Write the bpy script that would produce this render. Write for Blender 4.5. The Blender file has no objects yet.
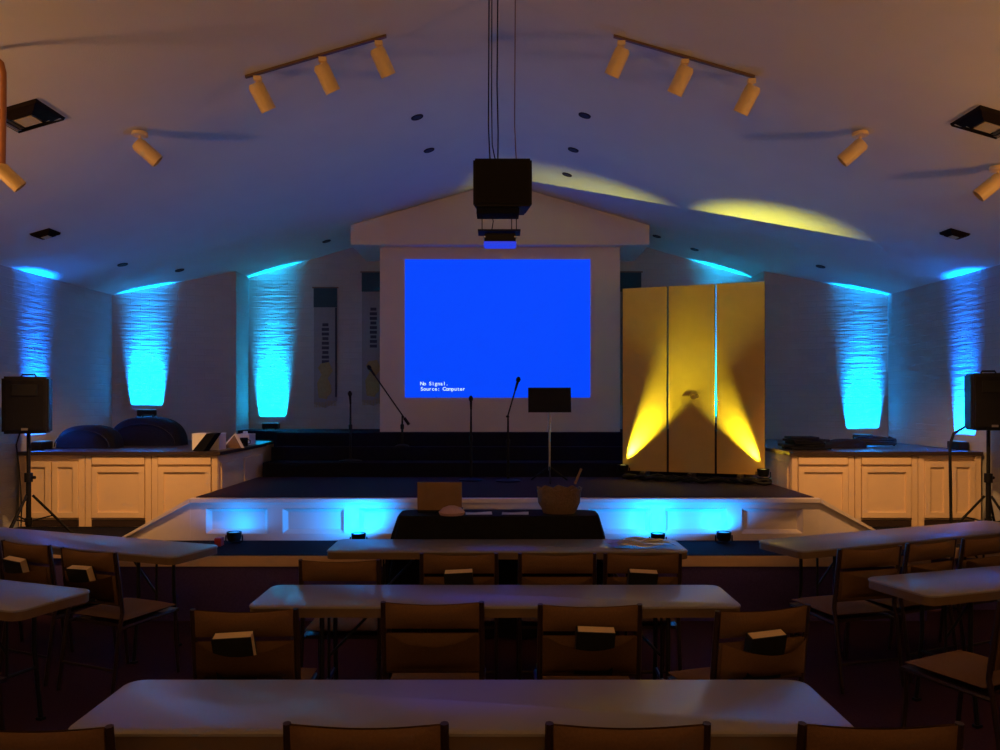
import bpy, bmesh, math, random
from mathutils import Vector, Matrix
random.seed(4)
PI = math.pi
S = bpy.context.scene
COL = S.collection

# ------------------------------------------------------------------ materials
MATS = {}
def mat(name, color, rough=0.6, metal=0.0, noise=0.0, nscale=30.0, bump=0.0, bscale=120.0, emit=None, estr=1.0, spec=0.5, sheen=0.0):
    if name in MATS: return MATS[name]
    m = bpy.data.materials.new(name); m.use_nodes = True
    nt = m.node_tree; b = nt.nodes['Principled BSDF']
    b.inputs['Base Color'].default_value = (*color, 1)
    b.inputs['Roughness'].default_value = rough
    b.inputs['Metallic'].default_value = metal
    b.inputs['Specular IOR Level'].default_value = spec
    if sheen: b.inputs['Sheen Weight'].default_value = sheen
    tc = nt.nodes.new('ShaderNodeTexCoord')
    if noise:
        n = nt.nodes.new('ShaderNodeTexNoise'); n.inputs['Scale'].default_value = nscale; n.inputs['Detail'].default_value = 4
        nt.links.new(tc.outputs['Object'], n.inputs['Vector'])
        r = nt.nodes.new('ShaderNodeMixRGB'); r.inputs[1].default_value = (*[c*(1-noise) for c in color], 1)
        r.inputs[2].default_value = (*[min(1, c*(1+noise)) for c in color], 1)
        nt.links.new(n.outputs['Fac'], r.inputs[0]); nt.links.new(r.outputs[0], b.inputs['Base Color'])
    if bump:
        n = nt.nodes.new('ShaderNodeTexNoise'); n.inputs['Scale'].default_value = bscale
        nt.links.new(tc.outputs['Object'], n.inputs['Vector'])
        bp = nt.nodes.new('ShaderNodeBump'); bp.inputs['Strength'].default_value = bump; bp.inputs['Distance'].default_value = 0.01
        nt.links.new(n.outputs['Fac'], bp.inputs['Height']); nt.links.new(bp.outputs[0], b.inputs['Normal'])
    if emit:
        b.inputs['Emission Color'].default_value = (*emit, 1); b.inputs['Emission Strength'].default_value = estr
    MATS[name] = m
    return m

def brick_mat():
    m = bpy.data.materials.new('painted_brick'); m.use_nodes = True
    nt = m.node_tree; b = nt.nodes['Principled BSDF']; b.inputs['Roughness'].default_value = 0.7
    b.inputs['Specular IOR Level'].default_value = 0.3
    tc = nt.nodes.new('ShaderNodeTexCoord'); sp = nt.nodes.new('ShaderNodeSeparateXYZ'); cb = nt.nodes.new('ShaderNodeCombineXYZ')
    nt.links.new(tc.outputs['Object'], sp.inputs[0])
    nt.links.new(sp.outputs['X'], cb.inputs['X']); nt.links.new(sp.outputs['Z'], cb.inputs['Y'])
    br = nt.nodes.new('ShaderNodeTexBrick'); br.inputs['Scale'].default_value = 1.0
    br.inputs['Brick Width'].default_value = 0.21; br.inputs['Row Height'].default_value = 0.075
    br.inputs['Mortar Size'].default_value = 0.004; br.inputs['Mortar Smooth'].default_value = 0.5
    br.inputs['Color1'].default_value = (0.40, 0.41, 0.39, 1); br.inputs['Color2'].default_value = (0.37, 0.38, 0.36, 1)
    br.inputs['Mortar'].default_value = (0.37, 0.38, 0.36, 1)
    nt.links.new(cb.outputs[0], br.inputs['Vector']); nt.links.new(br.outputs['Color'], b.inputs['Base Color'])
    inv = nt.nodes.new('ShaderNodeMath'); inv.operation = 'SUBTRACT'; inv.inputs[0].default_value = 1
    nt.links.new(br.outputs['Fac'], inv.inputs[1])
    nz = nt.nodes.new('ShaderNodeTexNoise'); nz.inputs['Scale'].default_value = 14; nz.inputs['Detail'].default_value = 5
    mp = nt.nodes.new('ShaderNodeMapping'); mp.inputs['Scale'].default_value = (.25, 2.2, 1); nt.links.new(cb.outputs[0], mp.inputs[0]); nt.links.new(mp.outputs[0], nz.inputs['Vector'])
    ad = nt.nodes.new('ShaderNodeMath'); ad.operation = 'ADD'
    nt.links.new(inv.outputs[0], ad.inputs[0]); nt.links.new(nz.outputs['Fac'], ad.inputs[1])
    bp = nt.nodes.new('ShaderNodeBump'); bp.inputs['Strength'].default_value = 0.45; bp.inputs['Distance'].default_value = 0.008
    nt.links.new(ad.outputs[0], bp.inputs['Height']); nt.links.new(bp.outputs[0], b.inputs['Normal'])
    return m

M_brick = brick_mat()
M_plaster = mat('ceiling_plaster', (0.60, 0.58, 0.53), 0.85, noise=0.05, nscale=3, bump=0.25, bscale=160, spec=0.2)
M_white = mat('white_painted_wall', (0.62, 0.58, 0.56), 0.75, noise=0.04, nscale=4, bump=0.1, spec=0.25)
M_floor = mat('wine_carpet', (0.060, 0.022, 0.032), 0.95, noise=0.35, nscale=60, bump=0.6, bscale=500, spec=0.1)
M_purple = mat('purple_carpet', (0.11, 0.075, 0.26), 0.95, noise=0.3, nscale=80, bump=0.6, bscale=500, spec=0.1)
M_stagecarpet = mat('dark_stage_carpet', (0.035, 0.020, 0.036), 0.95, noise=0.3, nscale=80, bump=0.6, bscale=500, spec=0.1)
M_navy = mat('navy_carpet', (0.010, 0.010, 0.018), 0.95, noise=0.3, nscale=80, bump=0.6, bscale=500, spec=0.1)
M_trimwood = mat('beige_painted_trim', (0.70, 0.48, 0.30), 0.6, noise=0.06, nscale=8)
M_cab = mat('cream_cabinet_paint', (0.74, 0.56, 0.36), 0.5, noise=0.05, nscale=5)
M_counter = mat('dark_countertop', (0.035, 0.022, 0.018), 0.45, noise=0.4, nscale=25)
M_panelw = mat('white_panelling', (0.70, 0.62, 0.56), 0.5, noise=0.04, nscale=6)
M_table = mat('speckled_plastic_top', (0.22, 0.20, 0.18), 0.37, noise=0.06, nscale=200, bump=0.03, bscale=300, spec=0.5)
M_tedge = mat('table_skirt_plastic', (0.15, 0.095, 0.05), 0.6, noise=0.05, nscale=60)
M_tleg = mat('table_leg_metal', (0.03, 0.03, 0.035), 0.4, 0.6, noise=0.1)
M_fab = mat('tan_chair_fabric', (0.17, 0.095, 0.045), 0.95, noise=0.2, nscale=120, bump=0.5, bscale=700, spec=0.1)
M_fab2 = mat('brown_pocket_fabric', (0.21, 0.115, 0.055), 0.95, noise=0.2, nscale=120, bump=0.5, bscale=700, spec=0.1)
M_frame = mat('dark_chair_frame', (0.035, 0.018, 0.016), 0.4, 0.3, noise=0.1)
M_black = mat('black_plastic', (0.006, 0.006, 0.007), 0.6, noise=0.2, nscale=60, spec=0.2)
M_grille = mat('speaker_grille', (0.008, 0.007, 0.007), 0.7, 0.0, noise=0.3, nscale=300, bump=0.8, bscale=400, spec=0.15)
M_metal = mat('dull_steel', (0.35, 0.35, 0.36), 0.35, 0.9, noise=0.1)
M_cloth = mat('black_cloth', (0.008, 0.008, 0.010), 0.9, noise=0.3, nscale=20, bump=0.3, bscale=40, spec=0.15)
M_lamp = mat('cream_lamp_housing', (0.75, 0.55, 0.25), 0.45, noise=0.05)
M_rail = mat('bronze_track', (0.16, 0.10, 0.06), 0.5, 0.3, noise=0.1)
M_rust = mat('copper_conduit', (0.42, 0.17, 0.07), 0.5, 0.3, noise=0.2, nscale=20)
M_gold = mat('gold_fabric', (0.62, 0.40, 0.09), 0.65, noise=0.10, nscale=6, bump=0.2, bscale=200, spec=0.3)
M_goldedge = mat('dark_panel_edge', (0.03, 0.02, 0.01), 0.6, noise=0.1)
M_golddark = mat('dark_gold_emblem', (0.30, 0.18, 0.04), 0.6, noise=0.1)
M_vent = mat('dark_bronze_vent', (0.025, 0.016, 0.014), 0.7, 0.0, noise=0.1, spec=0.1)
M_ventc = mat('cream_vent_plate', (0.5, 0.42, 0.22), 0.6, noise=0.05)
M_can = mat('black_can_baffle', (0.01, 0.01, 0.01), 0.7, noise=0.1)
M_page = mat('cream_pages', (0.60, 0.46, 0.28), 0.8, noise=0.1, nscale=200)
M_cover = mat('black_hymnal_cover', (0.010, 0.012, 0.010), 0.5, noise=0.2)
M_teal = mat('teal_banner_cloth', (0.02, 0.06, 0.07), 0.85, noise=0.2, nscale=40)
M_bwhite = mat('pale_banner_cloth', (0.24, 0.25, 0.24), 0.85, noise=0.1, nscale=30)
M_bgold = mat('gold_banner_cloth', (0.30, 0.24, 0.08), 0.8, noise=0.35, nscale=30)
M_bdark = mat('dark_banner_print', (0.03, 0.04, 0.06), 0.85, noise=0.1)
M_brown = mat('brown_card', (0.22, 0.13, 0.06), 0.75, noise=0.15, nscale=12)
M_wick = mat('brown_basket', (0.16, 0.10, 0.05), 0.8, noise=0.4, nscale=50, bump=0.8, bscale=90)
M_paper = mat('white_paper', (0.75, 0.75, 0.78), 0.7, noise=0.04)
M_red = mat('red_plastic', (0.35, 0.03, 0.04), 0.5, noise=0.1)
M_film = mat('clear_plastic_sleeve', (0.55, 0.52, 0.40), 0.12, noise=0.1, spec=0.9)
M_navycase = mat('navy_case_cloth', (0.005, 0.006, 0.012), 0.9, noise=0.3, nscale=30, bump=0.4, bscale=80, spec=0.1)
M_pink = mat('pinkish_cloth', (0.45, 0.28, 0.26), 0.8, noise=0.1)
M_screen = mat('projected_blue', (0.02, 0.02, 0.02), 0.9, noise=0.02, emit=(0.0, 0.062, 1.0), estr=1.0, spec=0.1)
M_stext = mat('projected_white', (0.1, 0.1, 0.1), 0.9, noise=0.02, emit=(0.62, 0.85, 1.0), estr=1.1)
M_lensb = mat('lit_blue_lens', (0.05, 0.1, 0.3), 0.3, noise=0.02, emit=(0.1, 0.75, 1.0), estr=0.25)
M_lensy = mat('lit_yellow_lens', (0.3, 0.25, 0.05), 0.3, noise=0.02, emit=(1.0, 0.85, 0.2), estr=1.0)
M_projglow = mat('projector_blue_glow', (0.02, 0.02, 0.1), 0.3, noise=0.02, emit=(0.02, 0.05, 0.8), estr=0.8)

# ------------------------------------------------------------------ mesh helpers
def vbox(bm, c, s, rot=None, bev=0.0):
    t = bmesh.new(); bmesh.ops.create_cube(t, size=1)
    for v in t.verts: v.co = Vector((v.co.x*s[0], v.co.y*s[1], v.co.z*s[2]))
    if bev: bmesh.ops.bevel(t, geom=list(t.edges), offset=bev, segments=2, affect='EDGES', profile=0.6)
    Mx = Matrix.Translation(c)
    if rot is not None: Mx = Mx @ (rot.to_4x4() if isinstance(rot, Matrix) else Matrix.Rotation(rot, 4, 'Z'))
    t.transform(Mx); me = bpy.data.meshes.new('t'); t.to_mesh(me); bm.from_mesh(me); bpy.data.meshes.remove(me); t.free()
def tube(bm, pts, r, seg=10, cap=True):
    pts = [Vector(p) for p in pts]; rings = []
    rs = r if isinstance(r, (list, tuple)) else [r]*len(pts)
    up = None
    for i, p in enumerate(pts):
        d = (pts[min(i+1, len(pts)-1)] - pts[max(i-1, 0)]).normalized()
        if up is None:
            up = Vector((0, 0, 1)) if abs(d.z) < 0.9 else Vector((1, 0, 0))
        a = d.cross(up).normalized(); b = d.cross(a).normalized(); up = -b if (-b).dot(up) > 0 else b
        a = d.cross(up).normalized(); b = a.cross(d).normalized()
        rings.append([bm.verts.new(p + rs[i]*(math.cos(2*PI*k/seg)*a + math.sin(2*PI*k/seg)*b)) for k in range(seg)])
    for i in range(len(rings)-1):
        for k in range(seg):
            bm.faces.new((rings[i][k], rings[i][(k+1) % seg], rings[i+1][(k+1) % seg], rings[i+1][k]))
    if cap:
        bm.faces.new(rings[0][::-1]); bm.faces.new(rings[-1])
def lathe(bm, prof, c=(0, 0, 0), seg=24, rot=None):
    t = bmesh.new(); rings = []
    for r, z in prof:
        if r <= 1e-6: rings.append([t.verts.new((0, 0, z))])
        else: rings.append([t.verts.new((r*math.cos(2*PI*k/seg), r*math.sin(2*PI*k/seg), z)) for k in range(seg)])
    for A, B in zip(rings, rings[1:]):
        for k in range(seg):
            a = [A[k % len(A)], A[(k+1) % len(A)], B[(k+1) % len(B)], B[k % len(B)]]
            u = []
            for v in a:
                if v not in u: u.append(v)
            if len(u) > 2: t.faces.new(u)
    Mx = Matrix.Translation(c)
    if rot is not None: Mx = Mx @ rot.to_4x4()
    t.transform(Mx); me = bpy.data.meshes.new('t'); t.to_mesh(me); bm.from_mesh(me); bpy.data.meshes.remove(me); t.free()
def prism(bm, poly, vec):
    vec = Vector(vec); a = [bm.verts.new(Vector(p)) for p in poly]; b = [bm.verts.new(Vector(p)+vec) for p in poly]
    n = len(a); bm.faces.new(a); bm.faces.new(b[::-1])
    for i in range(n): bm.faces.new((a[i], b[i], b[(i+1) % n], a[(i+1) % n]))
def grid(bm, f, nu, nv, thick=0.0):
    V = [[bm.verts.new(f(i/nu, j/nv)) for j in range(nv+1)] for i in range(nu+1)]
    F = [bm.faces.new((V[i][j], V[i+1][j], V[i+1][j+1], V[i][j+1])) for i in range(nu) for j in range(nv)]
    if thick: bmesh.ops.solidify(bm, geom=F, thickness=thick)
def aim(d):
    return Vector(d).normalized().to_track_quat('Z', 'Y').to_matrix()
def obj(name, bm, m, parent=None, smooth=False, loc=None, rotz=0):
    bmesh.ops.recalc_face_normals(bm, faces=bm.faces[:])
    me = bpy.data.meshes.new(name); bm.to_mesh(me); bm.free(); me.materials.append(m)
    if smooth:
        for p in me.polygons: p.use_smooth = True
        try: me.set_sharp_from_angle(angle=0.7)
        except Exception: pass
    o = bpy.data.objects.new(name, me); COL.objects.link(o)
    if parent: o.parent = parent
    if loc: o.location = loc
    if rotz: o.rotation_euler = (0, 0, rotz)
    return o
def part(name, fn, m, parent=None, smooth=False, label=None):
    bm = bmesh.new(); fn(bm); o = obj(name, bm, m, parent, smooth)
    if label: o['label'] = label
    return o
def thing(name, label, cat, loc=(0, 0, 0), rz=0.0, group=None):
    o = bpy.data.objects.new(name, None); COL.objects.link(o); o.empty_display_size = 0.1
    o.location = loc; o.rotation_euler = (0, 0, rz); o['label'] = label; o['category'] = cat
    if group: o['group'] = group
    return o
def tag(o, label, cat, group=None):
    o['label'] = label; o['category'] = cat
    if group: o['group'] = group
    return o
def struct(o): o['kind'] = 'structure'; return o
def dup(root, loc, rz, label=None, group=None):
    def rec(o, par):
        c = o.copy(); COL.objects.link(c); c.parent = par
        for ch in list(o.children): rec(ch, c)
        return c
    r = rec(root, None); r.location = loc; r.rotation_euler = (0, 0, rz)
    if label: r['label'] = label
    if group: r['group'] = group
    return r
def one(name, label, cat, fn, m, loc=(0, 0, 0), rz=0, group=None, smooth=False):
    bm = bmesh.new(); fn(bm); o = obj(name, bm, m, None, smooth, loc, rz); return tag(o, label, cat, group)

# ------------------------------------------------------------------ room shell (metres; camera stands at the origin looking along +Y)
RZ, SL, HW = 4.39, 0.29, 4.69          # ridge height, roof slope, half width
def cz(x): return RZ - SL*abs(x)
YB = -4.0
def wall(name, a, b, za, zb, m, zmid=None, base=0.0):
    """wall from a to b (plan points), thickness outward (to the right of a->b)"""
    a = Vector((a[0], a[1], 0)); b = Vector((b[0], b[1], 0)); L = (b-a).length; ang = math.atan2(b.y-a.y, b.x-a.x)
    bm = bmesh.new()
    poly = [(0, 0, base), (L, 0, base), (L, 0, zb)]
    if zmid: poly.append((L/2, 0, zmid))
    poly.append((0, 0, za))
    prism(bm, poly, (0, 0.15, 0))
    return struct(obj(name, bm, m, None, False, (a.x, a.y, 0), ang))
JX = 3.38
wall('wall_left', (-HW, YB), (-HW, 9.43), cz(HW), cz(HW), M_brick)
wall('wall_right', (HW, 9.43), (HW, YB), cz(HW), cz(HW), M_brick)
wall('wall_back_left', (-HW, 9.43), (-JX, 9.99), cz(HW), cz(JX), M_brick)
wall('wall_back_right', (JX, 9.99), (HW, 9.43), cz(JX), cz(HW), M_brick)
wall('wall_return_left', (-JX, 9.99), (-JX, 10.5), cz(JX), cz(JX), M_brick)
wall('wall_return_right', (JX, 10.5), (JX, 9.99), cz(JX), cz(JX), M_brick)
wall('wall_back', (-JX, 10.5), (JX, 10.5), cz(JX), cz(JX), M_brick, RZ)
wall('wall_front', (HW, YB), (-HW, YB), cz(HW), cz(HW), M_white, RZ)
bm = bmesh.new()
for s in (-1, 1):
    prism(bm, [(0, YB, RZ), (s*(HW+.2), YB, cz(HW+.2)), (s*(HW+.2), YB, cz(HW+.2)+.15), (0, YB, RZ+.15)], (0, 14.7, 0))
struct(obj('ceiling', bm, M_plaster))
bm = bmesh.new(); vbox(bm, (0, (YB+10.6)/2, -0.05), (2*HW+.2, 10.6-YB, 0.1)); struct(obj('floor', bm, M_floor))

# screen wall and gable header
bm = bmesh.new(); vbox(bm, (0, 10.02, (.532+3.629)/2), (2.94, 0.94, 3.629-.532)); struct(obj('wall_screen', bm, M_white))
bm = bmesh.new()
prism(bm, [(-1.80, 9.4, 3.63), (1.80, 9.4, 3.63), (1.80, 9.4, cz(1.8)-.002), (0, 9.4, RZ-.002), (-1.80, 9.4, cz(1.8)-.002)], (0, 1.1, 0))
struct(obj('wall_gable_header', bm, M_white))

# ------------------------------------------------------------------ lower platform
PF, PZ = 6.19, 0.53
pl = thing('lower_platform', 'long low platform with purple carpeted riser and beige edge trim', 'platform', (0, PF, 0))
PX, PF2 = 3.42, 6.52
def plat(b, z0, z1, e):
    w = HW-.02
    prism(b, [(x, y-PF, z0) for x, y in [(-w, PF2+e), (-PX+e, PF2+e), (-PX+e, PF+e), (PX-e, PF+e), (PX-e, PF2+e), (w, PF2+e), (w, 9.40), (JX-.01, 9.96), (JX-.01, 10.48), (-JX+.01, 10.48), (-JX+.01, 9.96), (-w, 9.40)]], (0, 0, z1-z0))
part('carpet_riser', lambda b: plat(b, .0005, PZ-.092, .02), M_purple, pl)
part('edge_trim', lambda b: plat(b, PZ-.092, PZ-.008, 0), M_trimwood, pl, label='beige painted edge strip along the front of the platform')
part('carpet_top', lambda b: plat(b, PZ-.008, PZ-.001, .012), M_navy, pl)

# ------------------------------------------------------------------ stage
SY, SZ = 6.84, 0.90
LX, RX = -2.71, 2.80
st = thing('stage', 'main stage with dark carpet and recessed white front panels', 'stage', (0, SY, PZ))
zt = SZ-PZ
part('carpet_deck', lambda b: vbox(b, ((LX+RX)/2, (8.75-SY)/2+.05, zt/2-.001+.0), (RX-LX-.01, 8.75-SY-.10, zt-.002)), M_stagecarpet, st)
part('nosing', lambda b: vbox(b, ((LX+RX)/2, -.005, zt-.020), (RX-LX, .07, .042), bev=.008), M_panelw, st, label='white nosing along the stage edge')
cent = [-2.305, -1.635, -.965, -.295, .375, 1.045, 1.715, 2.385]
def fframe(b):
    vbox(b, ((LX+RX)/2, .012, .03), (RX-LX, .045, .06))
    vbox(b, ((LX+RX)/2, .012, zt-.065), (RX-LX, .045, .05))
    xs = [LX] + [c for c in cent] + [RX]
    edges = [(LX, cent[0]-.27)] + [(a+.27, c-.27) for a, c in zip(cent, cent[1:])] + [(cent[-1]+.27, RX)]
    for a, c in edges: vbox(b, ((a+c)/2, .0121, zt/2-.016), (c-a, .045, zt-.14))
part('front_frame', fframe, M_panelw, st)
for c in cent:
    def fp(b, c=c):
        vbox(b, (c, .046, zt/2-.016), (.53, .012, .225))
        for s in (-1, 1):
            prism(b, [(c+s*.27, -.012, .06), (c+s*.232, .040, .06), (c+s*.27, .040, .06)], (0, 0, zt-.15))
            prism(b, [(c-.27, -.012, .1685+s*.1085), (c-.27, .040, .1685+s*.078), (c-.27, .040, .1685+s*.1085)], (.54, 0, 0))
    part('recessed_panel', fp, M_panelw, st)
for s, x0 in ((-1, LX), (1, RX)):
    x1 = x0 + s*.62
    part('ramp_cheek', lambda b: prism(b, [(x0, -.012, 0), (x1, -.012, 0), (x0, -.012, zt-.04)], (0, .05, 0)), M_panelw, st)
    part('ramp_edge_trim', lambda b: prism(b, [(x0, -.04, zt-.04), (x1, -.04, -.0), (x1+s*.03, -.04, 0), (x0, -.04, zt)], (0, .07, 0)), M_panelw, st)
    part('ramp_deck', lambda b: prism(b, [(x0, .04, 0), (x1, .04, 0), (x0, .04, zt-.01)], (0, .60, 0)), M_stagecarpet, st)
# choir risers
cr = thing('choir_risers', 'three wide dark carpeted steps rising behind the stage', 'steps', (0, 8.75, 0))
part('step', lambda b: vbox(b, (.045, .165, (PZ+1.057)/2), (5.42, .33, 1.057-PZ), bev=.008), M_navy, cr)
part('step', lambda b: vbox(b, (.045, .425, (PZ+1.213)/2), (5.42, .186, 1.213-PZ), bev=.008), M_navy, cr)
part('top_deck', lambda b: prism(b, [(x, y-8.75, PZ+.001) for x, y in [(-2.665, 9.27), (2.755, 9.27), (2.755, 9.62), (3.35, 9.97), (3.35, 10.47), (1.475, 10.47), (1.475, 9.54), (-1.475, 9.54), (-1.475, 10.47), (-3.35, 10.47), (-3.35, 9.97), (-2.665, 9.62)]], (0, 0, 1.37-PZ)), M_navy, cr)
for z, y in ((1.057, 8.745), (1.213, 9.075), (1.37, 9.265)): pass

# ------------------------------------------------------------------ cabinets
CT = 1.26
def shaker(b, x0, x1, z0, z1, y):       # a door with raised frame and bevelled panel, facing -Y
    t = .055
    vbox(b, ((x0+x1)/2, y+.012, (z0+z1)/2), (x1-x0, .012, z1-z0))
    for a, c in ((x0, x0+t), (x1-t, x1)): vbox(b, ((a+c)/2, y, (z0+z1)/2), (c-a, .024, z1-z0), bev=.003)
    for a, c in ((z0, z0+t), (z1-t, z1)): vbox(b, ((x0+x1)/2, y+.0005, (a+c)/2), (x1-x0-2*t+.004, .024, c-a), bev=.003)
def cabinet_run(s, xc, names):
    xo = s*(HW-.03)                      # outer end at the wall
    W = abs(xo-xc); n = 3; w = W/n
    H = CT-.035-PZ
    for i in range(n):
        a, c = sorted((xc+s*i*w, xc+s*(i+1)*w)); mid = (a+c)/2
        cb = thing('built_in_cabinet', names[i], 'cabinet', (mid, 7.55, PZ), 0, None)
        hw = w/2-.002; dep = 1.42
        part('carcass', lambda b: vbox(b, (0, .025+dep/2, H/2), (2*hw, dep, H)), M_cab, cb)
        part('kickboard', lambda b: vbox(b, (0, .02, .035), (2*hw-.02, .02, .06)), M_counter, cb)
        for sx in (-1, 1): part('stile', lambda b: vbox(b, (sx*(hw-.03), .012, H/2), (.055, .024, H-.01)), M_cab, cb)
        if i == 2:
            part('door', lambda b: shaker(b, -hw+.06, -.006, .09, H-.06, 0), M_cab, cb)
            part('door', lambda b: shaker(b, .006, hw-.06, .09, H-.06, 0), M_cab, cb)
        else:
            part('door', lambda b: shaker(b, -hw+.065, hw-.065, .09, H-.11, 0), M_cab, cb)
            part('drawer_front', lambda b: vbox(b, (0, .002, H-.055), (2*hw-.13, .02, .07), bev=.004), M_cab, cb)
        if i == 0:                        # side panel towards the stage
            sx = -s
            def side(b):
                x = sx*(hw+.006)
                for k in range(2):
                    y0 = .08+k*.68; vbox(b, (x, y0+.30, H-.06-.22+.0), (.012, .60, .40), bev=.004)
            part('side_panelling', side, M_cab, cb)
    ct = one('countertop', ('left' if s < 0 else 'right')+' dark countertop over the cream cabinets', 'countertop',
        lambda b: prism(b, [(xo, 7.52, CT-.034), (xc-s*.03, 7.52, CT-.034), (xc-s*.03, 9.02, CT-.034), (xc+s*.03, 9.03, CT-.034), (xc+s*.03, 9.5, CT-.034), (s*(JX+.02), 9.93, CT-.034), (xo, 9.37, CT-.034)], (0, 0, .034)), M_counter)
    return ct
cabinet_run(-1, LX-.02, ['left cream cabinet at the corner beside the stage, pale side panel facing the stage', 'middle of the three left cream cabinets, single panelled door', 'left cream two-door cabinet beside the wall, behind the speaker stand'])
cabinet_run(1, RX+.02, ['right cream cabinet at the corner beside the gold screen', 'middle of the three right cream cabinets, single panelled door', 'right cream two-door cabinet beside the wall, behind the speaker stand'])
# filler base behind the cabinets up to the splayed walls
for s, nm in ((-1, 'left'), (1, 'right')):
    xc = abs(LX) if s < 0 else RX
    x0 = s*(xc+.04)
    bm = bmesh.new(); prism(bm, [(x0+s*.02, 9.03, PZ), (s*(HW-.02), 9.03, PZ), (s*(HW-.02), 9.36, PZ), (s*(JX+.02), 9.91, PZ), (x0+s*.02, 9.55, PZ)], (0, 0, CT-.036-PZ))
    tag(obj('counter_base', bm, M_cab), f'rear {nm} counter base against the splayed {nm} brick wall', 'counter base')

# ------------------------------------------------------------------ projected screen with its message
sc = thing('projection_screen', 'blue projected screen showing a no-signal message', 'screen', (-.03, 9.55, 1.79))
part('screen_surface', lambda b: vbox(b, (0, -.006, .845), (2.265, .010, 1.69)), M_screen, sc)
def text_mesh(name, body, size, m, parent, loc, rot=(PI/2, 0, 0), extrude=.001, bold=0.0, sx=1.0):
    cu = bpy.data.curves.new(name, 'FONT'); cu.body = body; cu.size = size; cu.extrude = extrude; cu.offset = bold
    o = bpy.data.objects.new(name, cu); COL.objects.link(o)
    dg = bpy.context.evaluated_depsgraph_get(); me = bpy.data.meshes.new_from_object(o.evaluated_get(dg))
    bpy.data.objects.remove(o); me.materials.clear(); me.materials.append(m)
    n = bpy.data.objects.new(name, me); COL.objects.link(n); n.parent = parent; n.location = loc; n.rotation_euler = rot; n.scale = (sx, 1, 1)
    return n
def mono_text(body, x0, z0):
    bm = bmesh.new()
    for i, c in enumerate(body):
        if c == ' ': continue
        t = text_mesh('glyph', c, .062, M_stext, sc, (0, 0, 0), bold=.0010); me = t.data; w = [v.co.x for v in me.vertices]
        me.transform(Matrix.Translation((i*.0343-(min(w)+max(w))/2, 0, 0))); bm.from_mesh(me); bpy.data.objects.remove(t)
    o = obj('screen_text', bm, M_stext, sc); o.location = (x0, -.014, z0); o.rotation_euler = (PI/2, 0, 0)
mono_text('No Signal.', -.925, .150)
mono_text('Source: Computer', -.925, .085)

# ------------------------------------------------------------------ wall banners
def banner(x, ztop, label, zlen=1.62):
    t = thing('wall_banner', label, 'banner', (x, 10.49, ztop-zlen), 0, None)
    w = .155
    part('hanging_rod', lambda b: tube(b, [(-w-.02, -.015, zlen), (w+.02, -.015, zlen)], .010, 8), M_rail, t)
    part('cloth', lambda b: prism(b, [(-w, -.012, zlen), (w, -.012, zlen), (w, -.012, .10), (0, -.012, 0), (-w, -.012, .06)], (0, .008, 0)), M_bwhite, t)
    part('header_panel', lambda b: vbox(b, (0, -.016, zlen-.135), (2*w+.004, .006, .26)), M_teal, t, label='dark teal header panel')
    part('edge_stripe', lambda b: vbox(b, (w-.012, -.0165, .75), (.024, .005, 1.2)), M_bdark, t)
    def letters(b):
        for k in range(9):
            z = zlen-.50-k*.062; vbox(b, (.0, -.0165, z), (.095 if k % 3 else .08, .005, .040))
    part('print_column', letters, M_bdark, t)
    def emblem(b):
        prism(b, [(-.06, -.016, .60), (.05, -.016, .62), (.10, -.016, .50), (.03, -.016, .40), (.08, -.016, .30), (.02, -.016, .12), (-.09, -.016, .14), (-.11, -.016, .34), (-.05, -.016, .45), (-.10, -.016, .54)], (0, -.006, 0))
        lathe(b, [(.0, .0), (.085, .0), (.085, .008), (0, .008)], (0, -.022, .24), 20, Matrix.Rotation(PI/2, 3, 'X'))
    part('gold_emblem', emblem, M_bgold, t)
    part('fringe', lambda b: [vbox(b, (-.14+.02*k, -.012, .045-.0+(.02 if k > 7 else 0)), (.008, .004, .07)) for k in range(15)], M_bgold, t)
    return t
banner(-2.345, 3.27, 'narrow banner with gold emblem hanging between the cyan light and the other left banner')
banner(-1.70, 3.48, 'narrow banner partly hidden by the left edge of the screen wall', 1.80)
banner(1.74, 3.48, 'narrow banner showing its dark top between the screen wall and gold screen', 1.80)

# ------------------------------------------------------------------ gold folding screen
P0, P1 = Vector((1.345, 8.60, 0)), Vector((2.745, 8.05, 0)); GD = (P1-P0); gang = math.atan2(GD.y, GD.x); GL = GD.length
gs = thing('folding_screen', 'tall gold three-panel screen lit by crossing yellow beams', 'screen', (P0.x, P0.y, SZ), gang)
pw = GL/3
for k in range(3):
    x = (k+.5)*pw; hs = (0, .0, 0)[k]
    fr = part('panel', lambda b: vbox(b, (x, 0, .085+1.0), (pw-.022, .022, 2.0), bev=.003), M_gold, gs)
    part('panel_edge', lambda b: [vbox(b, (x+sx*(pw/2-.010), .006, 1.085), (.006, .03, 2.0)) for sx in (-1, 1)], M_goldedge, gs)
    part('foot', lambda b: vbox(b, (x, .02, .043), (.06, .30, .084), bev=.01), M_goldedge, gs)
def emb(b):
    R = Matrix.Rotation(PI/2, 3, 'X')
    for dx, r in ((0, .035), (.018, .022)):
        lathe(b, [(r, 0), (r, .002), (r-.008, .002), (r-.008, 0), (r, 0)], (1.5*pw+.02+dx*2, -.011, .90), 20, R)
    vbox(b, (1.5*pw-.06, -.012, .905), (.07, .003, .012))
part('emblem', emb, M_golddark, gs)
def heap(b, L=1.5):
    n = 26
    for q in range(3):
        pts = []; ph = q*1.7
        for i in range(n+1):
            u = i/n; pts.append((u*L, .05*math.sin(u*19+ph)+(.05*q-.05), .022+.020*(1+math.sin(u*31+ph*2))*.8))
        tube(b, pts, .020, 6)
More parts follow.
